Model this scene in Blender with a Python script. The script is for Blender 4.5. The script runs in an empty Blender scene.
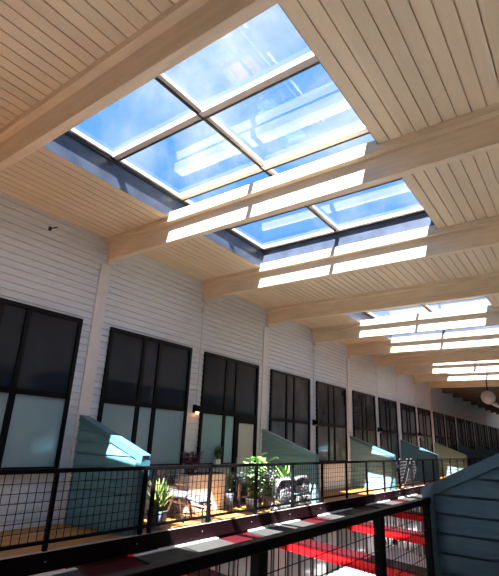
import bpy, bmesh, math, random
from mathutils import Vector, Matrix
random.seed(7)
scene = bpy.context.scene
col = scene.collection

# ------------------------------------------------------------------ helpers
class MB:
    def __init__(self): self.v = []; self.f = []; self.mi = []; self.m = 0
    def add(self, vs, fs):
        o = len(self.v); self.v += [tuple(p) for p in vs]
        for f in fs: self.f.append([o+i for i in f]); self.mi.append(self.m)
        return self
    def box(self, x0, x1, y0, y1, z0, z1):
        return self.add([(x0,y0,z0),(x1,y0,z0),(x1,y1,z0),(x0,y1,z0),(x0,y0,z1),(x1,y0,z1),(x1,y1,z1),(x0,y1,z1)],
            [(0,3,2,1),(4,5,6,7),(0,1,5,4),(1,2,6,5),(2,3,7,6),(3,0,4,7)])
    def bar(self, a, b, w, h, up=(0,0,1)):
        a = Vector(a); b = Vector(b); d = (b-a).normalized(); up = Vector(up)
        s = d.cross(up)
        if s.length < 1e-4: s = d.cross(Vector((0,1,0)))
        s.normalize(); u = s.cross(d)
        vs = []
        for p in (a, b):
            for i, j in ((-1,-1),(1,-1),(1,1),(-1,1)): vs.append(p + s*(i*w/2) + u*(j*h/2))
        return self.add(vs, [(3,2,1,0),(4,5,6,7),(0,1,5,4),(1,2,6,5),(2,3,7,6),(3,0,4,7)])
    def tube(self, pts, r, n=8, r1=None):
        pts = [Vector(p) for p in pts]; N = len(pts); vs = []; ref = None
        for i, p in enumerate(pts):
            d = (pts[min(i+1,N-1)] - pts[max(i-1,0)]).normalized()
            if ref is None: ref = d.cross(Vector((0,0,1)) if abs(d.z) < .9 else Vector((0,1,0))).normalized()
            s = (ref - d*ref.dot(d)).normalized(); ref = s; t = d.cross(s)
            rr = r if r1 is None else r + (r1-r)*i/(N-1)
            for k in range(n):
                a = 2*math.pi*k/n; vs.append(p + s*(rr*math.cos(a)) + t*(rr*math.sin(a)))
        fs = [[k+i*n, (k+1)%n+i*n, (k+1)%n+(i+1)*n, k+(i+1)*n] for i in range(N-1) for k in range(n)]
        fs += [list(range(n))[::-1], [k+(N-1)*n for k in range(n)]]
        return self.add(vs, fs)
    def lathe(self, prof, c=(0,0,0), n=20):
        vs = []; c = Vector(c)
        for r, z in prof:
            for k in range(n):
                a = 2*math.pi*k/n; vs.append(c + Vector((r*math.cos(a), r*math.sin(a), z)))
        N = len(prof)
        fs = [[k+i*n, (k+1)%n+i*n, (k+1)%n+(i+1)*n, k+(i+1)*n] for i in range(N-1) for k in range(n)]
        fs += [list(range(n))[::-1], [k+(N-1)*n for k in range(n)]]
        return self.add(vs, fs)
    def leaf(self, base, d, L, w, droop=.5, seg=5, side=None, fold=.25):
        """a creased, tapering, drooping leaf blade with two faces across its width"""
        p = Vector(base); d = Vector(d).normalized(); rows = []
        s0 = d.cross(Vector((0,0,1)))
        if s0.length < .05: s0 = Vector((random.uniform(-1,1), random.uniform(-1,1), 0))
        s0.normalize()
        for i in range(seg+1):
            t = i/seg
            ww = w*(math.sin(math.pi*(.12+.88*t))**.7)*.5 if i < seg else .002
            up = s0.cross(d)
            rows.append((p - s0*ww + up*(ww*fold), p.copy(), p + s0*ww + up*(ww*fold)))
            p = p + d*(L/seg); d = (d + Vector((0,0,-droop/seg))).normalized()
        vs = [q for r in rows for q in r]
        fs = []
        for i in range(seg):
            a = 3*i; fs += [(a,a+1,a+4,a+3),(a+1,a+2,a+5,a+4)]
        return self.add(vs, fs)
    def build(self, name, mats, parent=None, smooth=False, bevel=0):
        me = bpy.data.meshes.new(name); me.from_pydata(self.v, [], self.f)
        if not isinstance(mats, (list, tuple)): mats = [mats]
        for m in mats: me.materials.append(m)
        me.polygons.foreach_set('material_index', self.mi)
        if smooth: me.polygons.foreach_set('use_smooth', [True]*len(self.f))
        me.update()
        o = bpy.data.objects.new(name, me); col.objects.link(o)
        if parent is not None: o.parent = parent
        if bevel:
            b = o.modifiers.new('bevel', 'BEVEL'); b.width = bevel; b.segments = 2; b.limit_method = 'ANGLE'
        return o

def tag(o, label=None, cat=None, group=None, kind=None):
    if label: o['label'] = label
    if cat: o['category'] = cat
    if group: o['group'] = group
    if kind: o['kind'] = kind
    return o
def empty(name, loc=(0,0,0), rz=0):
    o = bpy.data.objects.new(name, None); col.objects.link(o)
    o.location = loc; o.rotation_euler = (0,0,rz); o.empty_display_size = .1
    return o
def struct(o): o['kind'] = 'structure'; return o
def copy_tree(o, parent=None):
    c = o.copy(); col.objects.link(c)
    if parent is not None: c.parent = parent
    for ch in list(o.children): copy_tree(ch, c)
    return c

# ------------------------------------------------------------------ materials
def nodes_of(name):
    m = bpy.data.materials.new(name); m.use_nodes = True
    nt = m.node_tree; b = nt.nodes['Principled BSDF']
    return m, nt, b
def mat(name, c, rough=.6, var=.12, scale=6., metal=0., spec=.5, coat=0., stretch=(1,1,1), bump=0., c2=None):
    """principled surface with procedural colour wear"""
    m, nt, b = nodes_of(name); N = nt.nodes; L = nt.links
    tc = N.new('ShaderNodeTexCoord'); mp = N.new('ShaderNodeMapping'); mp.inputs['Scale'].default_value = stretch
    L.new(tc.outputs['Object'], mp.inputs['Vector'])
    nz = N.new('ShaderNodeTexNoise'); nz.inputs['Scale'].default_value = scale; nz.inputs['Detail'].default_value = 5
    L.new(mp.outputs['Vector'], nz.inputs['Vector'])
    rp = N.new('ShaderNodeValToRGB'); a = 1-var; d = 1+var*.6
    rp.color_ramp.elements[0].position = .3; rp.color_ramp.elements[1].position = .7
    rp.color_ramp.elements[0].color = (c[0]*a, c[1]*a, c[2]*a, 1)
    q = c2 or tuple(min(1, x*d) for x in c)
    rp.color_ramp.elements[1].color = (q[0], q[1], q[2], 1)
    L.new(nz.outputs['Fac'], rp.inputs['Fac']); L.new(rp.outputs['Color'], b.inputs['Base Color'])
    b.inputs['Roughness'].default_value = rough; b.inputs['Metallic'].default_value = metal
    b.inputs['Specular IOR Level'].default_value = spec; b.inputs['Coat Weight'].default_value = coat
    b.inputs['Coat Roughness'].default_value = .03
    if bump:
        bp = N.new('ShaderNodeBump'); bp.inputs['Strength'].default_value = bump; bp.inputs['Distance'].default_value = .01
        L.new(nz.outputs['Fac'], bp.inputs['Height']); L.new(bp.outputs['Normal'], b.inputs['Normal'])
    return m
def plank_mat(name, c, pitch, axis, off=0., var=.16, rough=.6, grain=(1,1,1)):
    """boards: every board (counted along one axis) has a tone of its own, plus long grain"""
    m, nt, b = nodes_of(name); N = nt.nodes; L = nt.links
    tc = N.new('ShaderNodeTexCoord'); sx = N.new('ShaderNodeSeparateXYZ'); L.new(tc.outputs['Object'], sx.inputs[0])
    s = N.new('ShaderNodeMath'); s.operation = 'SUBTRACT'; L.new(sx.outputs[axis], s.inputs[0]); s.inputs[1].default_value = off
    dv = N.new('ShaderNodeMath'); dv.operation = 'DIVIDE'; L.new(s.outputs[0], dv.inputs[0]); dv.inputs[1].default_value = pitch
    fl = N.new('ShaderNodeMath'); fl.operation = 'FLOOR'; L.new(dv.outputs[0], fl.inputs[0])
    wn = N.new('ShaderNodeTexWhiteNoise'); wn.noise_dimensions = '1D'; L.new(fl.outputs[0], wn.inputs['W'])
    mp = N.new('ShaderNodeMapping'); mp.inputs['Scale'].default_value = grain; L.new(tc.outputs['Object'], mp.inputs['Vector'])
    nz = N.new('ShaderNodeTexNoise'); nz.inputs['Scale'].default_value = 4; nz.inputs['Detail'].default_value = 6
    L.new(mp.outputs['Vector'], nz.inputs['Vector'])
    ad = N.new('ShaderNodeMath'); ad.operation = 'ADD'; L.new(wn.outputs['Value'], ad.inputs[0]); L.new(nz.outputs['Fac'], ad.inputs[1])
    mr = N.new('ShaderNodeMapRange'); L.new(ad.outputs[0], mr.inputs['Value'])
    mr.inputs['From Min'].default_value = .2; mr.inputs['From Max'].default_value = 1.7
    mr.inputs['To Min'].default_value = 1-var; mr.inputs['To Max'].default_value = 1+var*.5
    mx = N.new('ShaderNodeMix'); mx.data_type = 'RGBA'; mx.blend_type = 'MULTIPLY'; mx.inputs['Factor'].default_value = 1
    mx.inputs[6].default_value = (*c, 1); L.new(mr.outputs['Result'], mx.inputs[7])
    L.new(mx.outputs[2], b.inputs['Base Color']); b.inputs['Roughness'].default_value = rough
    return m
def glass_mat(name, tint=(.93,.96,.98), refl=.075):
    """thin sheet glass: lets light through, mirrors by angle"""
    m = bpy.data.materials.new(name); m.use_nodes = True; nt = m.node_tree; N = nt.nodes; L = nt.links
    N.remove(N['Principled BSDF']); out = N['Material Output']
    tr = N.new('ShaderNodeBsdfTransparent'); tr.inputs[0].default_value = (*tint, 1)
    gl = N.new('ShaderNodeBsdfGlossy'); gl.inputs['Roughness'].default_value = .02
    nz = N.new('ShaderNodeTexNoise'); nz.inputs['Scale'].default_value = 1.3; tc = N.new('ShaderNodeTexCoord')
    L.new(tc.outputs['Object'], nz.inputs['Vector'])
    lw = N.new('ShaderNodeLayerWeight'); lw.inputs['Blend'].default_value = .5
    pw = N.new('ShaderNodeMath'); pw.operation = 'POWER'; pw.inputs[1].default_value = 5; L.new(lw.outputs['Facing'], pw.inputs[0])
    mr = N.new('ShaderNodeMath'); mr.operation = 'MULTIPLY_ADD'; mr.use_clamp = True; mr.inputs[1].default_value = .9; mr.inputs[2].default_value = refl
    L.new(pw.outputs[0], mr.inputs[0])
    mx = N.new('ShaderNodeMixShader'); L.new(mr.outputs[0], mx.inputs[0])
    L.new(tr.outputs[0], mx.inputs[1]); L.new(gl.outputs[0], mx.inputs[2]); L.new(mx.outputs[0], out.inputs['Surface'])
    return m

M = {}
M['ceiling'] = plank_mat('painted_ceiling_boards', (.76,.645,.47), .175, 0, -6.0, .14, .55, (6,.6,1))
M['beam'] = mat('painted_beam', (.80,.67,.49), .5, .12, 3, stretch=(.5,4,4), bump=.15)
M['siding'] = mat('white_lap_siding', (.73,.78,.83), .55, .07, 3, stretch=(1,.6,5))
M['trimwhite'] = mat('white_trim_board', (.76,.76,.76), .5, .06, 3)
M['black'] = mat('black_painted_steel', (.005,.005,.006), .5, .2, 8, spec=.1)
M['frame'] = mat('black_window_frame', (.005,.005,.007), .5, .15, 5, spec=.12)
M['pane_dark'] = mat('dark_window_glass', (.022,.029,.042), .04, .25, .9, spec=.45)
M['pane_pale'] = mat('frosted_window_glass', (.27,.42,.48), .22, .10, .8, spec=.4, coat=.8)
M['door_pale'] = mat('pale_door_glass', (.55,.55,.52), .3, .08, 1.2, coat=.5)
M['fascia'] = mat('oxblood_black_steel', (.009,.0025,.004), .65, .25, 3, spec=.05, stretch=(1,.3,1))
M['red'] = mat('red_painted_girder', (.60,.006,.010), .5, .15, 2, spec=.15)
M['oxblood'] = mat('oxblood_flange', (.045,.003,.006), .6, .2, 2, spec=.15)
M['boltgrey'] = mat('grey_bolt', (.12,.12,.12), .4, .1, 5)
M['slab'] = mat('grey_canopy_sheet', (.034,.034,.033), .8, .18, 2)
M['slabedge'] = mat('white_flashing', (.8,.8,.8), .5, .05, 3)
M['teal'] = mat('teal_painted_siding', (.11,.30,.39), .5, .12, 4, stretch=(1,1,5))
M['tealtrim'] = mat('teal_trim_board', (.075,.22,.285), .45, .1, 4)
M['sage'] = mat('sage_green_siding', (.20,.38,.44), .5, .1, 4, stretch=(1,1,5))
M['sagetrim'] = mat('sage_trim_board', (.24,.42,.48), .5, .1, 4)
M['greygreen'] = mat('grey_green_siding', (.17,.27,.26), .5, .1, 4, stretch=(1,1,5))
M['navy'] = mat('slate_blue_siding', (.075,.165,.245), .5, .12, 4, stretch=(1,1,5))
M['navytrim'] = mat('slate_blue_trim', (.085,.185,.27), .45, .1, 4)
M['deck'] = plank_mat('orange_deck_boards', (.50,.215,.05), .14, 0, -8.0, .28, .5, (8,.8,1))
M['curb'] = mat('navy_skylight_curb', (.05,.065,.105), .35, .35, 2.5, bump=.1)
M['alu'] = mat('white_skylight_bar', (.46,.43,.41), .4, .08, 5)
M['gasket'] = mat('black_gasket', (.012,.012,.016), .5, .1, 5)
M['glass'] = glass_mat('skylight_glass')
M['floor'] = mat('pale_concrete_floor', (.84,.84,.84), .5, .08, .7)
M['lowerwall'] = mat('white_lower_wall', (.7,.7,.69), .6, .06, 1)
M['roof'] = mat('roof_felt', (.3,.3,.3), .9, .1, 2)
M['concrete'] = mat('grey_underside', (.2,.19,.19), .8, .1, 2)

# ------------------------------------------------------------------ main dimensions (metres, eye level is z = 0)
XL, XR = -8.0, .50            # the two long walls
ZD = -1.6                     # walkway decks
ZC, ZB = 4.02, 3.54           # ceiling, underside of the beams
ZF = -4.9                     # lower floor
YB, YE = -10.0, 76.0
XRL, XRR = -6.2, -1.56        # railings left and right
BEAM = [-7.0, -3.95, -.85, 2.25, 5.43, 8.55, 11.62, 14.74, 17.86, 20.93, 23.95, 27.0, 30.1]
while BEAM[-1] < 72: BEAM.append(BEAM[-1]+3.1)
FAR = 30.3
SKY = [(-6.85,-.87), (2.41,8.52), (11.78,17.84), (21.09,26.98), (52.1, 58.1)]  # first one is unseen, added behind the viewpoint to brighten the hall
SX0, SX1 = -6.02, -1.84

# ------------------------------------------------------------------ ceiling and roof
def ybands(lo, hi, cuts):
    out = []; y = lo
    for a, b in cuts:
        out.append((y, a)); y = b
    out.append((y, hi)); return out
c = MB(); pitch = .175; gap = .015
def strips(x0, x1, y0, y1, fromleft):
    x = x0
    if fromleft:
        while x < x1-.01:
            c.box(x+gap/2, min(x+pitch, x1)-gap/2, y0, y1, ZC, ZC+.03); x += pitch
    else:
        x = x1
        while x > x0+.01:
            c.box(max(x-pitch, x0)+gap/2, x-gap/2, y0, y1, ZC, ZC+.03); x -= pitch
strips(XL, SX0, YB, YE, False)
strips(SX1, XR, YB, YE, True)
for a, b in ybands(YB, YE, SKY):
    strips(SX0, SX1, a, b, True)
c.box(XL-.2, SX0-.06, YB, YE, ZC+.031, ZC+.2); c.box(SX1+.06, XR+.2, YB, YE, ZC+.031, ZC+.2)
for a, b in ybands(YB, YE, SKY):
    c.box(SX0-.06, SX1+.06, a+.06, b-.5, ZC+.031, ZC+.2); c.box(SX0-.06, SX1+.06, b-.5, b, ZC+.031, ZC+.055)
struct(c.build('ceiling', M['ceiling']))

M['soffit'] = plank_mat('dark_brown_soffit', (.16,.10,.065), .175, 0, -6.0, .2, .7, (6,.6,1))  # dark tone stands for the missing light past the skylights
M['beamdark'] = mat('brown_beam', (.20,.13,.085), .6, .15, 3, stretch=(.5,4,4))  # beam paint darkened in colour for the unlit far end
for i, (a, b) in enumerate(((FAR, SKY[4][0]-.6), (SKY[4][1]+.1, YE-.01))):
    struct(MB().box(XL+.03, XR-.03, a, b, ZC-.03, ZC-.001).build(('ceiling_far','ceiling_end')[i], M['soffit']))  # added dark sheet under the boards, paints the far ceiling's shade

# ------------------------------------------------------------------ skylights
SKYL = ['glazed skylight behind the viewpoint', 'large near skylight of four wide panes above the nearest crossing beam',
        'second skylight along the ceiling, thin blue sliver behind the fourth beam',
        'third skylight, narrow bright slot beyond the plain beam', 'farthest skylight at the dark end of the ceiling']
for n, (a, b) in enumerate(SKY):
    r = empty('skylight', ((SX0+SX1)/2, (a+b)/2, ZC)); ox, oy, oz = r.location
    tag(r, SKYL[n], 'skylight', None)
    def B(nm, m, *boxes, bevel=0):
        q = MB()
        for x0,x1,y0,y1,z0,z1 in boxes: q.box(x0-ox,x1-ox,y0-oy,y1-oy,z0-oz,z1-oz)
        return q.build(nm, m, r, bevel=bevel)
    zt = 4.50; t = .05
    e = .38                                   # the near curb leans back above the beam
    B('curb', M['curb'], (SX0-t,SX0,a-.03,b+t,ZC+.001,zt), (SX1,SX1+t,a-.03,b+t,ZC+.001,zt), (SX0,SX1,b,b+t,ZC+.001,zt),
      (SX0-t,SX0,a-e-t,a-.031,ZC+.081,zt), (SX1,SX1+t,a-e-t,a-.031,ZC+.081,zt))
    q = MB(); q.bar(((SX0+SX1)/2-ox, a-.04-oy, ZC+.085-oz), ((SX0+SX1)/2-ox, a-e-oy, zt-oz), SX1-SX0-.004, .03); q.build('sloped_curb', M['curb'], r)
    B('gasket', M['gasket'], (SX0-.02,SX0+.035,a-e,b,zt-.06,zt), (SX1-.02,SX1+.0,a-e,b,zt-.05,zt), (SX0,SX1,b-.03,b,zt-.03,zt))
    B('frame', M['alu'], (SX0-.05,SX0+.075,a-e-.05,b+.05,zt+.001,zt+.07), (SX1-.05,SX1+.05,a-e-.05,b+.05,zt+.001,zt+.07),
      (SX0+.075,SX1-.05,a-e-.05,a-e+.03,zt+.001,zt+.07), (SX0+.075,SX1-.05,b-.10,b+.05,zt+.001,zt+.07))
    ys = [a+1.49, a+3.10, a+4.6]
    for y in ys: B('crossbar', M['alu'], (SX0+.075,SX1-.05,y-.055,y+.055,zt-.02,zt+.07))
    mx = -3.93
    B('mullion', M['alu'], (mx-.03,mx+.035,a-e+.03,b-.1,zt+.0,zt+.069))
    B('mullion_gasket', M['gasket'], (mx-.06,mx-.031,a-e+.03,b-.1,zt-.03,zt+.03))
    B('crossbar_gasket', M['gasket'], *[(SX0+.075,SX1-.05,y+.056,y+.085,zt-.03,zt+.03) for y in ys])
    g = MB(); zz = zt+.075-oz
    g.add([(SX0-.04-ox,a-e-.04-oy,zz),(SX1+.04-ox,a-e-.04-oy,zz),(SX1+.04-ox,b+.04-oy,zz),(SX0-.04-ox,b+.04-oy,zz)], [(0,1,2,3)])
    g.build('glass_pane', M['glass'], r)

# ------------------------------------------------------------------ beams
ORD = {3:'nearest roof beam, running out of the upper left corner before the skylight',
       4:'sunlit roof beam crossing the middle of the near skylight',
       5:'sunlit roof beam just past the far end of the near skylight',
       6:'plain unlit beam between the near and the second skylight',
       7:'sunlit beam under the second skylight, nearer of two', 8:'sunlit beam closing the second skylight, farther of two',
       9:'plain shaded tan beam right behind the second skylight',
       10:'sunlit beam under the third skylight', 11:'sunlit beam closing the third skylight',
       12:'first brown beam in the dark part past the skylights'}
for k, y in enumerate(BEAM):
    r = empty('roof_beam', ((XL+XR)/2, y, ZB))
    h = (XR-XL)/2
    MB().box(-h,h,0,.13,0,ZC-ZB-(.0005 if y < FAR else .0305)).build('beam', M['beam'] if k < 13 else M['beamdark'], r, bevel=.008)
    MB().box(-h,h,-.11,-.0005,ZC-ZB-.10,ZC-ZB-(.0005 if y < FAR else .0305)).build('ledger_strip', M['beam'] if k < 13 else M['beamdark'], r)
    for a, b in SKY:
        if a-.01 < y < b+.2:
            MB().box(SX0+.001-(XL+XR)/2,SX1-.001-(XL+XR)/2,-.11,min(.13,b-y-.001) if y < b-.2 else b-y-.001,ZC-ZB,ZC-ZB+.09).build('cap_strip', M['beam'], r)
    MB().box(-h+.0,-h+.12,-.02,.15,-.10,-.0005).build('end_bracket', M['trimwhite'], r)
    tag(r, ORD.get(k) or ('roof beam behind the viewpoint' if k < 3 else 'brown roof beam lost in the dark far end of the ceiling'), 'beam', 'roof beams crossing the hall')

# ------------------------------------------------------------------ lap siding
def clip(poly, fn):
    out = []
    for i in range(len(poly)):
        a, b = poly[i], poly[(i+1) % len(poly)]; fa, fb = fn(a), fn(b)
        if fa >= 0: out.append(a)
        if fa*fb < 0:
            t = fa/(fa-fb); out.append((a[0]+(b[0]-a[0])*t, a[1]+(b[1]-a[1])*t))
    return out
SLOT = .013
def siding(mb, P, u0, u1, z0, z1, e, d=.018, top=None, base=None):
    """lap boards; P(u, z, out) maps to 3-D; top = function(u)->z limit (linear)"""
    zb = z0 if base is None else base
    k = math.floor((z0-zb)/e + 1e-6)
    while zb + k*e < z1 - 1e-4:
        lo = max(z0, zb+k*e); hi = min(z1, zb+(k+1)*e); c0 = zb+k*e
        if lo == c0: lo += SLOT*(1.7 if top else 1)
        if hi - lo < .004: k += 1; continue
        poly = [(u0,lo),(u1,lo),(u1,hi),(u0,hi)]
        if top: poly = clip(poly, lambda p: top(p[0]) - p[1])
        if len(poly) >= 3:
            f = lambda z: .003 + d*(1-(z-c0)/e)
            mb.add([P(u, z, f(z)) for u, z in poly], [list(range(len(poly)))])
            us = sorted(u for u, z in poly if abs(z-lo) < 1e-5)
            if len(us) >= 2:
                a, b = us[0], us[-1]
                mb.add([P(a,lo,-.02),P(b,lo,-.02),P(b,lo,f(lo)),P(a,lo,f(lo))], [(0,1,2,3)])
            if len(us) >= 2 and hi < z1-1e-4 and not top:
                mb.add([P(u0,hi,.003),P(u1,hi,.003),P(u1,hi,-.02),P(u0,hi,-.02)], [(0,1,2,3)])
        k += 1

ZS, ZT = -.70, 2.13          # sill and head of the windows
wins = []
for k, y in enumerate(BEAM[:-1]):
    even = (k % 2 == 0)      # beams with a flat pilaster below (k=4 is the first one in view)
    y2 = BEAM[k+1]
    wins.append((y + (.34 if even else .24), y2 - (.27 if even else .36)))
def long_wall(name, X, sgn, ws, m):
    w = MB()
    P = lambda u, z, o: (X + sgn*o, u, z)
    y = YB
    for a, b in ws + [(YE, YE)]:
        siding(w, P, y, a, ZD, ZC, .135, base=ZD)
        if b > a:
            siding(w, P, a, b, ZD, ZS, .135, base=ZD); siding(w, P, a, b, ZT, ZC, .135, base=ZD)
        y = b
    xa, xb = (X-.2, X-.02) if sgn > 0 else (X+.02, X+.2)
    w.box(xa, xb, YB, YE, ZD-.3, ZC+.2)
    return struct(w.build(name, m))
long_wall('wall_left', XL, 1, wins, M['siding'])
long_wall('wall_right', XR, -1, wins, M['siding'])
struct(MB().box(XL-.2, XR+.2, YB-.2, YB, ZF, ZC+.2).build('wall_back', M['siding']))
struct(MB().box(XL-.2, XR+.2, YE, YE+.2, ZF, ZC+.2).build('wall_far', M['siding']))

# ------------------------------------------------------------------ windows
wn = [0]
M['pane_grey'] = mat('grey_curtained_glass', (.075,.078,.085), .06, .5, 1.1, spec=.6)  # base lightened to stand for the opposite wall mirrored at grazing angle
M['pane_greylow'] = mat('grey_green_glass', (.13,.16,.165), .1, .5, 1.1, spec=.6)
def window(X, sgn, a, b, door=False, far=False):
    wn[0] += 1
    r = struct(empty('window_%d' % wn[0], (X, a, ZS)))
    def bx(nm, m, y0, y1, z0, z1, d0, d1, bevel=0):
        x0, x1 = sorted((sgn*d0, sgn*d1))
        return MB().box(x0, x1, y0-a, y1-a, z0-ZS, z1-ZS).build(nm, m, r, bevel=bevel)
    fw = .075; L = b-a; m1 = a+L*.385; m2 = a+L*.575; zt = .56; mw = .045
    q = MB(); x0, x1 = sorted((sgn*.001, sgn*.07))
    dz = ZD if door else ZS
    q.box(x0,x1,0,fw,0,ZT-ZS); q.box(x0,x1,L-fw,L,dz-ZS+.001,ZT-ZS); q.box(x0,x1,fw,L-fw,ZT-fw-ZS,ZT-ZS)
    q.box(x0,x1,fw,(m2-a-mw) if door else L-fw,0,fw)
    q.build('window_frame', M['frame'], r)
    xs, xe = sorted((sgn*.071, sgn*.15))
    MB().box(xs,xe,0,(m2-a-mw) if door else L,-.02,.012).build('window_sill', M['frame'], r)
    bx('transom', M['frame'], a+fw, b-fw, zt, zt+.10, .001, .065)
    for mm in (m1, m2):
        bx('mullion', M['frame'], mm-mw, mm+mw, zt+.1, ZT-fw, .001, .06)
        if not (door and mm == m2): bx('mullion', M['frame'], mm-mw-.01, mm+mw+.01, ZS+fw, zt, .001, .06)
    edges = [(a+fw, m1-mw), (m1+mw, m2-mw), (m2+mw, b-fw)]
    for i, (p, s) in enumerate(edges):
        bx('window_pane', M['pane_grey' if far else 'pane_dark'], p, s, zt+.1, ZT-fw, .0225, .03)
        if door and i == 2: continue
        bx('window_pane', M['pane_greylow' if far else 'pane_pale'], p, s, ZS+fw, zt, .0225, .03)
    if door:
        d = struct(empty('door_1', (X, (m2+b)/2, ZD)))
        y0, y1 = m2-mw-.02, b-fw; o = (y0+y1)/2
        def dx(nm, m, ya, yb, z0, z1, d0, d1):
            return MB().box(sgn*d0, sgn*d1, ya-o, yb-o, z0-ZD, z1-ZD).build(nm, m, d)
        q = MB()
        for ya, yb, z0, z1 in ((y0,y0+.16,ZD+.002,zt-.001),(y1-.13,y1-.001,ZD+.002,zt-.001),(y0+.16,y1-.13,.40,zt-.001),(y0+.16,y1-.13,ZD+.002,ZD+.25)):
            q.box(.001*sgn,.075*sgn,ya-o,yb-o,z0-ZD,z1-ZD)
        q.build('door_frame', M['frame'], d)
        dx('door_glass', M['door_pale'], y0+.16, y1-.13, ZD+.25, .40, .0225, .04)
        dx('door_handle', M['alu'], y0+.09, y0+.12, -.65, -.5, .076, .12)
for i, (a, b) in enumerate(wins):
    if BEAM[i] < -4.5: continue
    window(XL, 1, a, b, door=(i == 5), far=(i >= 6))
for i, (a, b) in enumerate(wins):
    if -8 < BEAM[i] < 19: window(XR, -1, a, b)

# pilasters (flat boards below every second beam)
n = 0
for k, y in enumerate(BEAM):
    if k % 2 == 0:
        n += 1
        struct(MB().box(XL+.001, XL+.045, y-.13, y+.13, ZD, ZB-.101).build('trim_%d' % n, M['trimwhite']))

# ------------------------------------------------------------------ decks, fascias, railings
struct(MB().box(XL, XRL-.03, YB, YE, ZD-.2, ZD).build('deck_left', M['deck']))
struct(MB().box(XRR+.03, XR, YB, YE, ZD-.2, ZD).build('deck_right', M['deck']))
for nm, x, s, lab in (('left', XRL, 1, 'dark oxblood steel edge girder under the far walkway railing'), ('right', XRR, -1, 'dark steel edge girder under the near railing')):
    r = empty('edge_girder', (x, (YB+YE)/2, -1.8)); hy = (YE-YB)/2
    tag(r, lab, 'girder')
    q = MB(); q.box(-.03,.03,-hy,hy,0,.245); q.build('web', M['fascia'], r)
    MB().box(-.035,.035,-hy,hy,.2455,.252).build('lip', M['alu'], r)
    if s > 0:
        for y in [3.97+1.57*i for i in range(-1, 14)]:
            MB().tube([(.0305, y-(YB+YE)/2, .13), (.04, y-(YB+YE)/2, .13)], .013, 8).build('bolt', M['boltgrey'], r)

def railing(name, x, posts, ztop, pw, lab, cell_y, cell_z, wire, bottomz, y0, y1, far=None):
    r = empty(name, (x, y0, ZD)); tag(r, lab, 'railing')
    Z = lambda z: z-ZD
    MB().box(-.03,.03,0,y1-y0,Z(ztop-.06),Z(ztop)).build('top_rail', M['black'], r, bevel=.006)
    MB().box(-.02,.02,0,y1-y0,Z(bottomz),Z(bottomz+.045)).build('bottom_rail', M['black'], r)
    for y in posts:
        MB().box(-.028,.028,y-y0-pw/2,y-y0+pw/2,Z(-1.548),Z(ztop-.0605)).build('post', M['black'], r)
    ys = sorted(posts)
    for a, b in zip([y0]+ys, ys+[y1]):
        if b-a < .3: continue
        q = MB(); lo, hi = a+pw/2, b-pw/2
        nv = max(1, round((hi-lo)/cell_y)); nh = max(1, round((ztop-.06-bottomz-.045)/cell_z))
        for i in range(1, nv):
            yy = lo+(hi-lo)*i/nv - y0; q.box(-wire/2,wire/2,yy-wire/2,yy+wire/2,Z(bottomz+.045),Z(ztop-.06))
        for i in range(1, nh):
            zz = Z(bottomz+.045+(ztop-.105-bottomz)*i/nh); q.box(-wire/2,wire/2,lo-y0,hi-y0,zz-wire/2,zz+wire/2)
        if q.v: q.build('wire_mesh', M['black'], r)
    return r
posts = [3.95-1.57*2, 3.95-1.57, 3.95, 5.60, 5.80] + [7.27+1.57*i for i in range(0, 19)]
railing('railing', XRL, posts, -.515, .055, 'black wire mesh railing along the far walkway across the opening', .115, .115, .008, -1.46, -2.5, 38.0)
railing('railing', XRR, [-.95, .65, 2.28, 4.03, 5.38], -.515, .085, 'black foreground railing with heavy posts in the lower part of the photo', .075, .125, .0048, -1.46, -2.5, 5.48)

# ------------------------------------------------------------------ sloped partitions between the terraces
def partition(wx, wy, tx, ty, ztopw, ztipz, mside, mtrim, lab, exposure, mirror=False, group=None, base=ZD, th=.16):
    L = math.hypot(tx-wx, ty-wy); r = empty('terrace_partition', (wx, wy, base), math.atan2(ty-wy, tx-wx))
    tag(r, lab, 'partition', group)
    H0, H1 = ztopw-base, ztipz-base; top = lambda u: H0 + (H1-H0)*u/L
    # local x from the wall to the tip; thickness along the far side (+Y in the world)
    s = -1 if mirror else 1
    core = MB()
    vs = [(0,s*.03,0),(L,s*.03,0),(L,s*.03,H1-.03),(0,s*.03,H0-.03)]
    vs += [(x, s*(th-.03), z) for x, y, z in vs]
    core.add(vs, [(0,1,2,3),(7,6,5,4),(0,4,5,1),(1,5,6,2),(2,6,7,3),(3,7,4,0)])
    core.build('core_panel', mside, r)
    t2 = lambda u: top(u)-.12
    q = MB(); siding(q, lambda u, z, o: (u, -s*o, z), .0, L-.1, 0, 3, exposure, d=.013, top=t2); q.build('lap_siding', mside, r)
    q = MB(); siding(q, lambda u, z, o: (u, s*(th+o), z), .0, L-.1, 0, 3, exposure, d=.013, top=t2); q.build('lap_siding', mside, r)
    MB().box(L-.1, L+.02, *sorted((-s*.032, s*(th+.032))), 0, H1-.016).build('corner_board', mtrim, r)
    for off in (-.014, th+.014):
        q = MB(); q.bar((0, s*off, top(0)-.06), (L+.02, s*off, top(L+.02)-.06), .026, .085); q.build('rake_board', mtrim, r)
    q = MB(); q.bar((0, s*th/2, top(0)), (L+.03, s*th/2, top(L+.03)), th+.06, .022); q.build('cap_board', mtrim, r)
    return r
PL = [('large teal sloped partition at left, nearest of the far walkway', M['teal'], M['tealtrim']),
      ('grey teal sloped partition behind the leafy plant and printed bags', M['sage'], M['sagetrim']),
      ('sage sloped partition with sunlit turquoise tip, third along the far walkway', M['sage'], M['tealtrim']),
      ('dark slate sloped partition with small sunlit tip, fourth along the far walkway', M['teal'], M['tealtrim']),
      ('dull grey green partition, fifth along the far walkway', M['greygreen'], M['greygreen'])]
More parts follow.
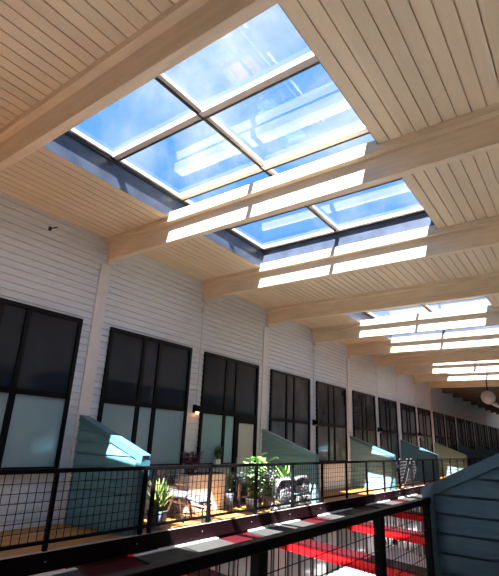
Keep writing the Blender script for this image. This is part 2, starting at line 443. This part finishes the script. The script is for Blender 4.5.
for i in range(9):
    y = BEAM[4+2*i]-.06
    lab, ms, mt = PL[i] if i < 5 else ('dark partition far down the walkway past the grey green one', M['navy'], M['navytrim'])
    partition(XL+.046, y, -6.27, y+.17, .285, -.345, ms, mt, lab, .20, group='partitions along the far walkway')
rp = partition(XR, 5.5, -1.60, 5.5, .62, -.43, M['navy'], M['navytrim'], 'dark slate blue partition with lap siding filling the lower right corner', .185, mirror=True, group=None)

# ------------------------------------------------------------------ red girders, grey canopy sheets, lower storey
RC = [-.9, 2.05, 4.98, 8.05, 11.15, 14.3, 17.4, 20.5, 23.6, 26.7, 29.8]
for i, yc in enumerate(RC):
    r = empty('red_girder', (-6.2, yc+1.0, -2.3), 0)
    sk = -.20; W = .42; Ln = 5.6
    q = MB()
    def sheet(z0, z1, w):
        vs = [(-.9,-w/2+.9*-sk,z0),(Ln,-w/2+Ln*sk,z0),(Ln,w/2+Ln*sk,z0),(-.9,w/2-.9*sk,z0)]
        vs += [(x,y,z1) for x,y,z in vs]
        return MB().add(vs, [(0,3,2,1),(4,5,6,7),(0,1,5,4),(1,2,6,5),(2,3,7,6),(3,0,4,7)])
    sheet(.26, .40, W-.04).build('web_box', M['red'], r)
    sheet(.40, .43, W).build('top_flange', M['oxblood'], r)
    MB().add([(-.2,-1.52,.425),(1.0,-1.76,.425),(1.0,-.66,.425),(-.2,-.42,.425),(-.2,-1.52,.438),(1.0,-1.76,.438),(1.0,-.66,.438),(-.2,-.42,.438)], [(0,3,2,1),(4,5,6,7),(0,1,5,4),(1,2,6,5),(2,3,7,6),(3,0,4,7)]).build('soffit_plate', M['oxblood'], r)
    sheet(.24, .26, W).build('bottom_flange', M['red'], r)
    labs = {2:'dark red girder opening lowest and nearest, below the teal partition', 3:'bright red girder seen through the lower middle of the near railing',
            4:'bright red girder crossing behind the right panel of the near railing', 5:'shaded dark red girder, fourth back under the far walkway'}
    tag(r, labs.get(i, 'red girder hidden in shade, beyond the others' if i > 5 else 'red girder below and behind the viewpoint'), 'girder', 'red girders across the opening')
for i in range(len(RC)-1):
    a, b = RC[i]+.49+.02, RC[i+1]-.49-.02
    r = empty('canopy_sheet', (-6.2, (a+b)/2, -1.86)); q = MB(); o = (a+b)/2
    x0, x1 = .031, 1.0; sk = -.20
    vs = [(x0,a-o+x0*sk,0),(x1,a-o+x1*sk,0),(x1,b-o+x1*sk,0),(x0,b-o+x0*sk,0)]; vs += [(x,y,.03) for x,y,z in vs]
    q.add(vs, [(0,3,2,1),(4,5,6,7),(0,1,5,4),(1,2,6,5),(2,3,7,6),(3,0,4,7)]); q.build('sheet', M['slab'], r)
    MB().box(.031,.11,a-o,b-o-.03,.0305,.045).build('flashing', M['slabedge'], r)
    MB().bar((.1,0,.031),(.98,-.18,.031),.02,.012).build('seam', M['black'], r)
    nm = {2:'grey canopy sheet below the chair and spiky plant', 3:'grey canopy sheet below the printed bags', 4:'grey canopy sheet below the empty stretch of deck'}
    tag(r, nm.get(i, 'grey canopy sheet farther along under the far walkway' if i > 4 else 'grey canopy sheet at the near left under the walkway'), 'canopy', 'grey sheets between red girders')

struct(MB().box(XL-.2, XR+.2, YB, YE, ZF-.2, ZF).build('floor', M['floor']))
XS = -7.3
struct(MB().box(XL-.1, XS, YB, YE, ZF, ZD-.2).build('wall_lower_left', M['lowerwall']))
struct(MB().box(-.3, XR, YB, YE, ZF, ZD-.2).build('wall_lower_right', M['lowerwall']))
M['shopframe'] = mat('grey_shop_frame', (.10,.10,.105), .5, .1, 5)
M['shop'] = mat('pale_shop_glass', (.52,.60,.61), .2, .25, .7, coat=.6)
for k in range(3, 17):
    y = BEAM[k]; wn[0] += 1
    r = struct(empty('window_%d' % wn[0], (XS, y, ZF)))
    q = MB()
    for yy in (.38, 1.02, 1.78, 2.7): q.box(.001,.05,yy,yy+.05,.1,2.7)
    q.box(.001,.06,.43,2.7,2.62,2.7); q.box(.001,.06,.43,2.7,.1,.2)
    q.build('window_frame', M['shopframe'], r)
    for p, s in ((.43,1.0),(1.08,1.75),(1.83,2.7)): MB().box(.0005,.02,p,s,.2,2.62).build('window_pane', M['shop'], r)

# ------------------------------------------------------------------ conduits and wall lamps
M['lampglow'] = nodes_of('lamp_bulb')[0]
b = M['lampglow'].node_tree.nodes['Principled BSDF']; b.inputs['Base Color'].default_value = (1,.45,.2,1)
M['lampoff'] = mat('unlit_bulb', (.6,.55,.5), .3, .05, 5)
b.inputs['Emission Color'].default_value = (1,.35,.12,1); b.inputs['Emission Strength'].default_value = 3
SC = {5:'lit black wall lamp between the second and third windows', 7:'small black wall lamp beside the fifth window'}
for k in (5, 7, 9, 11):
    y = BEAM[k]+.05
    q = MB(); q.tube([(0,0,0),(0,0,2.62)], .014, 8); q.box(-.02,.03,-.04,.04,2.4,2.52)
    o = q.build('conduit', M['trimwhite']); o.location = (XL+.045, y, .75)
    tag(o, {5:'thin conduit on the siding above the lit wall lamp', 7:'thin conduit above the small black wall lamp'}.get(k, 'thin wall conduit above the lamp beside the %s window' % ('seventh' if k == 9 else 'ninth')), 'conduit', 'wall conduits')
    r = empty('wall_lamp', (XL+.022, y-.02, .55)); tag(r, SC.get(k, 'small black wall lamp beside the %s window' % ('seventh' if k == 9 else 'ninth')), 'lamp', 'wall lamps below the conduits')
    MB().box(0,.03,-.07,.07,.0,.20).build('back_plate', M['black'], r)
    hd = MB().box(.0305,.20,-.065,.065,.03,.17).build('lamp_head', M['black'], r, bevel=.01)
    MB().lathe([(.035,-.03),(.045,0),(.045,.029)], (.1,0,0), 12).build('bulb', M['lampglow'] if k == 5 else M['lampoff'], hd, smooth=True)

# ------------------------------------------------------------------ things on the terrace
M['leafgreen'] = mat('green_leaf', (.05,.16,.03), .45, .35, 9, c2=(.15,.32,.06))
M['leafbright'] = mat('bright_green_leaf', (.12,.34,.04), .45, .3, 9, c2=(.25,.52,.10))
M['leafsilver'] = mat('grey_green_leaf', (.08,.18,.07), .5, .3, 9, c2=(.32,.44,.28))
M['leafyellow'] = mat('variegated_leaf', (.05,.11,.02), .5, .3, 7, c2=(.28,.31,.09))
M['leafpurple'] = mat('purple_leaf', (.08,.02,.06), .5, .4, 9, c2=(.24,.07,.17))
M['pot'] = mat('blue_grey_pot', (.17,.20,.26), .45, .2, 5)
M['potwhite'] = mat('white_pot', (.78,.76,.70), .5, .06, 5)
M['soil'] = mat('dark_soil', (.03,.022,.015), .9, .3, 20)
M['fabric'] = mat('pale_grey_cushion', (.13,.13,.145), .8, .08, 6)
M['wood'] = mat('reddish_wood', (.06,.024,.012), .5, .25, 3, stretch=(6,6,1))
M['boxpale'] = mat('pale_peach_boards', (.88,.82,.76), .6, .06, 3)
M['boxdark'] = mat('dark_box', (.03,.028,.03), .6, .2, 4)

def foliage(r, nm, m, count, base, spread, L, w, elev, droop):
    q = MB()
    for i in range(count):
        a = random.uniform(0, 2*math.pi); e = random.uniform(*elev)
        d = (math.cos(a)*math.cos(e), math.sin(a)*math.cos(e), math.sin(e))
        p = (base[0]+random.uniform(-spread,spread), base[1]+random.uniform(-spread,spread), base[2]+random.uniform(0,.03))
        l = random.uniform(*L); q.leaf(p, d, l, w*random.uniform(.7,1.2), droop*random.uniform(.6,1.4))
    return q.build(nm, m, r)
def bush(r, m, mstem, stems, base, H, lean, leafL, leafW, per, spread=.06, nm='foliage'):
    st = MB(); lf = MB()
    for i in range(stems):
        a = random.uniform(0, 2*math.pi); ln = random.uniform(.2, 1)*lean; h = H*random.uniform(.55, 1)
        p0 = Vector(base) + Vector((math.cos(a)*spread*random.random(), math.sin(a)*spread*random.random(), 0))
        p1 = p0 + Vector((math.cos(a)*ln*.4, math.sin(a)*ln*.4, h*.6)); p2 = p0 + Vector((math.cos(a)*ln, math.sin(a)*ln, h))
        st.tube([p0, p1, p2], .006, 5, .003)
        for j in range(per):
            t = .25+.75*j/(per-1); p = p0.lerp(p1, t/.6) if t < .6 else p1.lerp(p2, (t-.6)/.4)
            b = random.uniform(0, 6.283); e = random.uniform(-.1, .7)
            lf.leaf(p, (math.cos(b)*math.cos(e), math.sin(b)*math.cos(e), math.sin(e)), leafL*random.uniform(.7,1.25), leafW*random.uniform(.7,1.2), .7, 4)
    st.build('stem', mstem, r); return lf.build(nm, m, r)
def pot(r, R, H, m, rt=None):
    rt = rt or R*1.15
    p = MB().lathe([(R*.95,.0),(R,.01),(rt,H-.03),(rt*1.05,H-.03),(rt*1.05,H),(rt*.93,H),(rt*.9,H-.025),(.001,H-.025)], n=20).build('pot', m, r)
    MB().lathe([(rt*.88,H-.0248),(rt*.8,H-.012),(.001,H-.008)], n=16).build('soil', M['soil'], p)

r = empty('potted_plant', (-6.61, 6.34, ZD)); tag(r, 'spiky variegated plant in blue grey pot beside the large teal partition', 'plant')
pot(r, .16, .30, M['pot'])
foliage(r, 'leaves', M['leafyellow'], 50, (0,0,.28), .05, (.36,.58), .05, (.85,1.5), .6)
foliage(r, 'shoot', M['leafbright'], 7, (0,.06,.32), .04, (.40,.55), .05, (1.2,1.5), .2)

# reclining lounge chair (back rest towards the camera, seat and foot end away)
r = empty('lounge_chair', (-6.98, 7.26, ZD), math.radians(-64)); tag(r, 'pale reclining lounge chair with splayed wooden legs', 'chair')
q = MB(); w = .27
def pad(a, b, t, nm):
    q = MB(); q.bar(a, b, .54, t, up=(0,0,1)); return q.build(nm, M['fabric'], r, bevel=.025)
pad((0,-.22,.52), (0,-.78,.86), .07, 'back_rest')
pad((0,-.24,.50), (0,.22,.46), .07, 'seat')
pad((0,.23,.46), (0,.62,.34), .06, 'leg_rest')
for x in (-.29, .29):
    MB().bar((x,-.80,.77),(x,-.22,.42),.025,.035).build('side_rail', M['wood'], r)
    MB().bar((x,-.22,.40),(x,.62,.28),.025,.035).build('side_rail', M['wood'], r)
    MB().bar((x,-.28,.46),(x,-.42,.0),.028,.035,up=(0,1,0)).build('leg', M['wood'], r)
    MB().bar((x,-.02,.44),(x,-.20,.0),.028,.035,up=(0,1,0)).build('leg', M['wood'], r)
    MB().bar((x,.10,.42),(x,.22,.0),.028,.035,up=(0,1,0)).build('leg', M['wood'], r)
    MB().bar((x,.58,.27),(x,.60,.0),.028,.03,up=(0,1,0)).build('leg', M['wood'], r)
    MB().bar((x,-.50,.64),(x,.02,.62),.05,.03).build('arm_rest', M['wood'], r)

r = empty('planter_box', (-7.52, 8.52, ZD)); tag(r, 'pale peach boarded planter box by the wall behind the lounge chair', 'planter')
q = MB()
for i in range(6): q.box(-.2,.2,-.62,.62,.02+i*.128,.02+i*.128+.12)
q.build('boards', M['boxpale'], r, bevel=.006)
MB().box(-.17,.17,-.59,.59,.787,.80).build('soil', M['soil'], r)
MB().box(-.19,.19,-.6,.6,0,.0195).build('base', M['boxdark'], r)
r = empty('purple_plant', (-7.55, 8.12, ZD+.806)); tag(r, 'bushy purple plant growing up from the pale planter box', 'plant')
bush(r, M['leafpurple'], M['leafpurple'], 26, (0,0,0), .46, .22, .12, .06, 14, .12)
r = empty('purple_plant', (-7.68, 7.62, ZD)); tag(r, 'dark purple trailing plant in a low dark pot behind the lounge chair back', 'plant')
pot(r, .12, .26, M['boxdark']); bush(r, M['leafpurple'], M['leafpurple'], 16, (0,0,.25), .60, .12, .11, .05, 12, .08)

r = empty('potted_plant', (XL+.115, 9.47, ZS+.0125)); tag(r, 'little green plant in a small white square pot on the window sill', 'plant')
q = MB(); q.box(-.058,.05,-.09,.09,0,.16); q.build('pot', M['potwhite'], r, bevel=.006)
MB().box(-.045,.04,-.075,.075,.1605,.165).build('soil', M['soil'], r)
bush(r, M['leafgreen'], M['leafgreen'], 24, (.015,0,.16), .30, .07, .08, .05, 9, .03)
r = empty('potted_plant', (-7.36, 9.35, ZD)); tag(r, 'upright grey green plant in tall grey pot right of the pale planter box', 'plant')
pot(r, .11, .34, M['pot']); bush(r, M['leafsilver'], M['leafgreen'], 16, (0,0,.33), .50, .08, .10, .045, 12, .05)
r = empty('side_table', (-7.46, 9.88, ZD)); tag(r, 'dark topped wooden side table in front of the black framed door', 'table')
MB().box(-.22,.22,-.26,.26,.62,.655).build('table_top', M['boxdark'], r, bevel=.005)
for x in (-.17,.17):
    for y in (-.2,.2): MB().bar((x,y,.6195),(x*1.1,y*1.1,0),.045,.045,up=(0,1,0)).build('leg', M['wood'], r)
MB().box(-.17,.17,-.2,.2,.2,.22).build('shelf', M['wood'], r)
r = empty('storage_box', (-7.62, 10.72, ZD)); tag(r, 'low black box on the deck beside the partition behind the leafy plant', 'box')
MB().box(-.2,.2,-.22,.22,0,.42).build('body', M['boxdark'], r, bevel=.01); MB().box(-.22,.22,-.24,.24,.4205,.47).build('lid', M['boxdark'], r, bevel=.008)

r = empty('leafy_plant', (-6.71, 9.50, ZD)); tag(r, 'tall leafy bright green plant in dark pot behind the far railing', 'plant')
pot(r, .17, .28, M['boxdark'])
bush(r, M['leafsilver'], M['leafgreen'], 34, (0,.05,.25), .82, .27, .14, .075, 13, .14)
bush(r, M['leafbright'], M['leafgreen'], 16, (0,.15,.7), .54, .34, .22, .10, 5, .10, nm='top_leaves')
r = empty('flowering_plant', (-6.78, 10.25, ZD)); tag(r, 'purple flowering plant in a grey pot between leafy plant and printed bags', 'plant')
pot(r, .14, .28, M['pot']); bush(r, M['leafgreen'], M['leafgreen'], 10, (0,0,.27), .55, .15, .1, .05, 8)
M['flower'] = mat('mauve_flower', (.38,.22,.45), .5, .3, 12, c2=(.6,.42,.62))
bush(r, M['flower'], M['leafgreen'], 12, (0,0,.42), .45, .20, .07, .06, 8, .05, nm='flowers')

# printed sacks piled against the railing
def sack_mat(name, seed):
    m, nt, b = nodes_of(name); N = nt.nodes; L = nt.links
    tc = N.new('ShaderNodeTexCoord'); mp = N.new('ShaderNodeMapping'); mp.inputs['Location'].default_value = (seed, seed*1.7, seed*.6)
    L.new(tc.outputs['Object'], mp.inputs['Vector'])
    wv = N.new('ShaderNodeTexWave'); wv.inputs['Scale'].default_value = 3.0; wv.inputs['Distortion'].default_value = 9
    wv.inputs['Detail'].default_value = 2.5; wv.inputs['Detail Scale'].default_value = 1.6
    L.new(mp.outputs['Vector'], wv.inputs['Vector'])
    rp = N.new('ShaderNodeValToRGB'); rp.color_ramp.elements[0].position = .42; rp.color_ramp.elements[1].position = .50
    rp.color_ramp.elements[0].color = (.05,.05,.06,1); rp.color_ramp.elements[1].color = (.34,.34,.355,1)
    L.new(wv.outputs['Fac'], rp.inputs['Fac']); L.new(rp.outputs['Color'], b.inputs['Base Color']); b.inputs['Roughness'].default_value = .4
    return m
def sack(loc, size, rot, lab, seed):
    bm = bmesh.new(); bmesh.ops.create_cube(bm, size=2)
    bmesh.ops.subdivide_edges(bm, edges=bm.edges[:], cuts=7, use_grid_fill=True)
    for v in bm.verts:
        x, y, z = v.co; e = (1-abs(y)**4)*(1-abs(z)**4)
        pinch = 1 - .10*(abs(y)**2*abs(z)**2)
        k = .16+.84*max(0,e)**.5
        v.co = (x*size[0]/2*k + .012*math.sin(9*y+seed)*math.cos(7*z), y*size[1]/2*pinch, z*size[2]/2*pinch)
    me = bpy.data.meshes.new('sack'); bm.to_mesh(me); bm.free()
    me.materials.append(sack_mat('printed_sack_%d' % seed, seed)); me.polygons.foreach_set('use_smooth', [True]*len(me.polygons))
    r = empty('sack', loc); r.rotation_euler = rot; tag(r, lab, 'sack', 'printed sacks')
    o = bpy.data.objects.new('bag', me); col.objects.link(o); o.parent = r; o.location = (0,0,size[2]/2)
    q = MB(); q.box(-.006,.006,-size[1]*.43,size[1]*.43,size[2]*.985,size[2]*1.03); q.build('top_seam', M['fabric'], r)
sack((-6.36, 10.18, ZD+.002), (.20,.98,.16), (0,0,0), 'flat black and white printed sack lying lowest at left of the pile', 1)
sack((-6.36, 10.32, ZD+.175), (.20,.70,.56), (0,math.radians(-6),0), 'upright black and white printed sack behind the railing, left of the pile', 3)
sack((-6.38, 11.16, ZD+.002), (.24,.90,.30), (0,0,0), 'lower right black and white printed sack', 5)
sack((-6.38, 11.14, ZD+.315), (.22,.80,.42), (0,math.radians(-4),0), 'upper right black and white printed sack with white band on top', 8)
r = empty('potted_plant', (-6.80, 11.02, ZD)); tag(r, 'small light green plant standing up behind the printed sacks', 'plant')
pot(r, .13, .55, M['boxdark']); foliage(r, 'leaves', M['leafbright'], 22, (0,0,.53), .05, (.35,.55), .05, (.6,1.45), .5)

# two slatted panels leaning on the railing farther along
M['slat'] = mat('pale_slats', (.20,.19,.20), .6, .12, 4)
for i, (y, lab) in enumerate(((18.75,'left one of two leaning pale slatted panels, past the third partition'), (20.15,'right one of two leaning pale slatted panels, past the third partition'))):
    r = empty('slatted_panel', (-6.42, y, ZD)); tag(r, lab, 'panel', 'leaning slatted panels')
    q = MB()
    for j in range(9): q.bar((.02*j-.06, -.42+.045*j, .08+.118*j), (.02*j-.06, .42+.045*j, .08+.118*j), .02, .085)
    q.build('slats', M['slat'], r)
    for s in (-.45, .45): MB().bar((-.08, s-.02, 0), (.12, s+.43, 1.12), .03, .05, up=(1,0,0)).build('stile', M['boxdark'], r)

# round pale fixture and slanting arm at the dark end of the ceiling
M['globe'] = mat('pale_grey_globe', (.42,.39,.39), .5, .08, 3)
r = empty('round_pendant', (-4.55, 29.2, 2.83)); tag(r, 'round pale grey ceiling fixture with a slanting arm near the far end', 'fixture')
bm = bmesh.new(); bmesh.ops.create_uvsphere(bm, u_segments=24, v_segments=14, radius=.38)
me = bpy.data.meshes.new('globe'); bm.to_mesh(me); bm.free(); me.materials.append(M['globe']); me.polygons.foreach_set('use_smooth',[True]*len(me.polygons))
o = bpy.data.objects.new('globe', me); col.objects.link(o); o.parent = r
MB().tube([(0,0,.40),(0,0,ZC-2.83-.001)], .03, 8).build('rod', M['black'], r)
MB().tube([(.2,0,-.33),(1.6,0,-1.0)], .11, 12).build('arm', M['globe'], r)

# small dark bracket high on the wall
r = empty('wall_bracket', (XL+.022, 4.05, 3.72)); tag(r, 'tiny dark bracket high on the siding under the ceiling, at left', 'bracket')
MB().box(0,.02,-.03,.03,-.04,.04).build('plate', M['boxdark'], r); MB().tube([(.0205,0,0),(.10,.10,.05)], .012, 6).build('arm', M['boxdark'], r)

M['metalgrey'] = mat('grey_metal', (.25,.25,.26), .4, .1, 5, metal=.6)
M['canvas'] = mat('white_canvas', (.72,.72,.72), .8, .05, 2)
for i, (y, lab) in enumerate(((7.9,'white canvas stall on the lower floor, nearest, below the lowest girder'), (11.0,'white canvas stall on the lower floor behind the lower bright girder'),
                              (14.0,'white canvas stall on the lower floor behind the upper bright girder'), (20.2,'white canvas stall on the lower floor, farthest along'))):
    r = empty('market_stall', (-4.45, y, ZF)); tag(r, lab, 'stall', 'white stalls on the lower floor')
    q = MB(); q.bar((-.95,0,2.02), (.75,0,1.62), 2.2, .03); q.build('canopy', M['canvas'], r)
    MB().box(.74,.755,-1.1,1.1,1.38,1.60).build('valance', M['canvas'], r)
    for x in (-.85,.68):
        for yy in (-1.05,1.05): MB().tube([(x,yy,0),(x,yy,1.79-.235*(x+.0)-.02)], .022, 8).build('pole', M['metalgrey'], r)
    MB().box(-.6,.5,-1.0,1.0,.72,.76).build('counter', M['canvas'], r)

# ------------------------------------------------------------------ lower floor: tables and two visitors
M['tablewhite'] = mat('white_table', (.8,.8,.8), .4, .05, 3)
def table(x, y, lab):
    r = empty('cafe_table', (x, y, ZF)); tag(r, lab, 'table', 'cafe tables on the lower floor')
    MB().lathe([(.45,.72),(.46,.725),(.46,.745),(.45,.75)], n=24).build('table_top', M['tablewhite'], r)
    MB().lathe([(.26,0),(.26,.015),(.04,.04),(.03,.7),(.06,.7195)], n=16).build('pedestal', M['metalgrey'], r)
table(-5.6, 15.9, 'round white cafe table on the lower floor, between two girders')
table(-4.9, 17.0, 'round white cafe table on the lower floor, in front of the two people')

M['skin'] = mat('skin', (.55,.34,.25), .55, .06, 8); M['hair'] = mat('dark_hair', (.02,.014,.012), .6, .2, 12)
def skinned(nm, parent, pts, edges, m, root=0, lev=2):
    me = bpy.data.meshes.new(nm); me.from_pydata([p[:3] for p in pts], edges, []); me.materials.append(m)
    o = bpy.data.objects.new(nm, me); col.objects.link(o)
    if parent is not None: o.parent = parent
    o.modifiers.new('skin', 'SKIN'); me.skin_vertices or me.attributes
    sv = me.skin_vertices[0].data if me.skin_vertices else None
    if sv:
        for i, p in enumerate(pts): sv[i].radius = (p[3], p[4] if len(p) > 4 else p[3]); sv[i].use_root = (i == root)
    s = o.modifiers.new('sub', 'SUBSURF'); s.levels = lev; s.render_levels = lev
    return o
def person(loc, rz, top, bottom, lab):
    r = empty('person', loc, rz); tag(r, lab, 'person')
    pts = [(0,0,.92,.13,.10),(0,0,1.12,.115,.085),(0,0,1.34,.15,.10),(0,.01,1.44,.055,.055),(0,.0,1.50,.05,.055),(0,-.015,1.57,.075,.09),(0,-.01,1.67,.055,.07)]
    ed = [(i,i+1) for i in range(6)]
    for s in (-1, 1):
        n = len(pts)
        pts += [(s*.17,0,1.37,.05),(s*.22,.02,1.12,.04),(s*.23,-.06,.88,.028),(s*.23,-.09,.81,.03,.018)]
        ed += [(2,n),(n,n+1),(n+1,n+2),(n+2,n+3)]
        for f, (dx, l) in enumerate(((-.024,.065),(-.008,.08),(.008,.075),(.022,.06))):
            k = len(pts); pts += [(s*.23+dx,-.10,.80-l*.5,.009),(s*.23+dx,-.095,.80-l,.008)]; ed += [(n+3,k),(k,k+1)]
        k = len(pts); pts += [(s*.20,-.125,.80,.010),(s*.195,-.135,.765,.009)]; ed += [(n+3,k),(k,k+1)]
        n = len(pts)
        pts += [(s*.085,0,.84,.085),(s*.095,-.01,.48,.06),(s*.10,.015,.09,.04),(s*.105,-.12,.035,.04,.03)]
        ed += [(0,n),(n,n+1),(n+1,n+2),(n+2,n+3)]
    body = skinned('body', r, pts, ed, M['skin'])
    skinned('shirt', r, [(0,0,.90,.15,.115),(0,0,1.12,.13,.10),(0,0,1.34,.165,.115),(0,.01,1.42,.075,.07)]+[q for s in (-1,1) for q in ((s*.17,0,1.375,.062),(s*.22,.02,1.13,.052))],
            [(0,1),(1,2),(2,3),(2,4),(4,5),(2,6),(6,7)], top)
    skinned('trousers', r, [(0,0,.95,.145,.112)]+[q for s in (-1,1) for q in ((s*.085,0,.83,.098),(s*.095,-.01,.48,.072),(s*.10,.015,.10,.058))],
            [(0,1),(1,2),(2,3),(0,4),(4,5),(5,6)], bottom)
    h = MB(); h.lathe([(.088,1.57),(.098,1.62),(.09,1.68),(.06,1.725),(.001,1.74)], (0,.022,0), 16); h.build('hair', M['hair'], r, smooth=True)
    for s in (-1, 1): MB().box(s*.085-.045, s*.085+.055, -.17, .06, .0, .07).build('shoe', M['boxdark'], r, bevel=.02)
M['pink'] = mat('pink_cloth', (.75,.30,.32), .8, .1, 6); M['white_cloth'] = mat('white_cloth', (.8,.78,.78), .8, .06, 6); M['pants'] = mat('pale_trousers', (.6,.5,.5), .8, .1, 6)
person((-6.55, 17.3, ZF), .5, M['white_cloth'], M['pink'], 'dark haired person in a white top standing on the lower floor, left of two')
person((-6.30, 17.75, ZF), 2.4, M['pink'], M['pants'], 'dark haired person in a pink top standing on the lower floor, right of two')

# ------------------------------------------------------------------ sky and sun
w = bpy.data.worlds.new('sky'); scene.world = w; w.use_nodes = True; nt = w.node_tree; N = nt.nodes; L = nt.links
bg = N['Background']; tc = N.new('ShaderNodeTexCoord'); mp = N.new('ShaderNodeMapping'); mp.inputs['Scale'].default_value = (2.2,3.4,2.2); mp.inputs['Rotation'].default_value = (0,0,.6)
L.new(tc.outputs['Generated'], mp.inputs['Vector'])
nz = N.new('ShaderNodeTexNoise'); nz.inputs['Scale'].default_value = 1.7; nz.inputs['Detail'].default_value = 8; nz.inputs['Roughness'].default_value = .55; nz.inputs['Distortion'].default_value = .5
L.new(mp.outputs['Vector'], nz.inputs['Vector'])
rp = N.new('ShaderNodeValToRGB'); e = rp.color_ramp.elements
e[0].position = .42; e[0].color = (.13,.36,.84,1); e[1].position = .78; e[1].color = (.80,.88,1,1)
L.new(nz.outputs['Fac'], rp.inputs['Fac']); L.new(rp.outputs['Color'], bg.inputs['Color']); bg.inputs['Strength'].default_value = .53
sd = bpy.data.lights.new('sun', 'SUN'); sd.energy = 17; sd.angle = math.radians(.53); sd.color = (1,.97,.93)
so = bpy.data.objects.new('sun', sd); col.objects.link(so)
so.rotation_euler = Vector((-.25,.68,-1)).to_track_quat('-Z','Y').to_euler(); so.location = (2,-6,14)

# ------------------------------------------------------------------ camera
yaw, pitch, roll = (math.radians(a) for a in (36.86476545, 18.51555287, 2.62630729))
fwd = Vector((-math.sin(yaw)*math.cos(pitch), math.cos(yaw)*math.cos(pitch), math.sin(pitch)))
right = Vector((math.cos(yaw), math.sin(yaw), 0)); up = right.cross(fwd)
r2 = right*math.cos(roll) + up*math.sin(roll); u2 = up*math.cos(roll) - right*math.sin(roll)
cd = bpy.data.cameras.new('camera'); cam = bpy.data.objects.new('camera', cd); col.objects.link(cam)
cam.matrix_world = Matrix(((r2.x,u2.x,-fwd.x,0),(r2.y,u2.y,-fwd.y,0),(r2.z,u2.z,-fwd.z,0),(0,0,0,1)))
cd.sensor_fit = 'HORIZONTAL'; cd.sensor_width = 36; cd.lens = 449.727/499*36; cd.clip_start = .02; cd.clip_end = 300
scene.camera = cam

scene.view_settings.view_transform = 'Standard'; scene.view_settings.look = 'None'
scene.view_settings.gamma = 1; scene.view_settings.use_curve_mapping = False
scene.view_settings.exposure = 1.46
cy = scene.cycles
cy.max_bounces = 14; cy.diffuse_bounces = 10; cy.glossy_bounces = 5; cy.transparent_max_bounces = 16
cy.sample_clamp_indirect = 6; cy.use_denoising = True
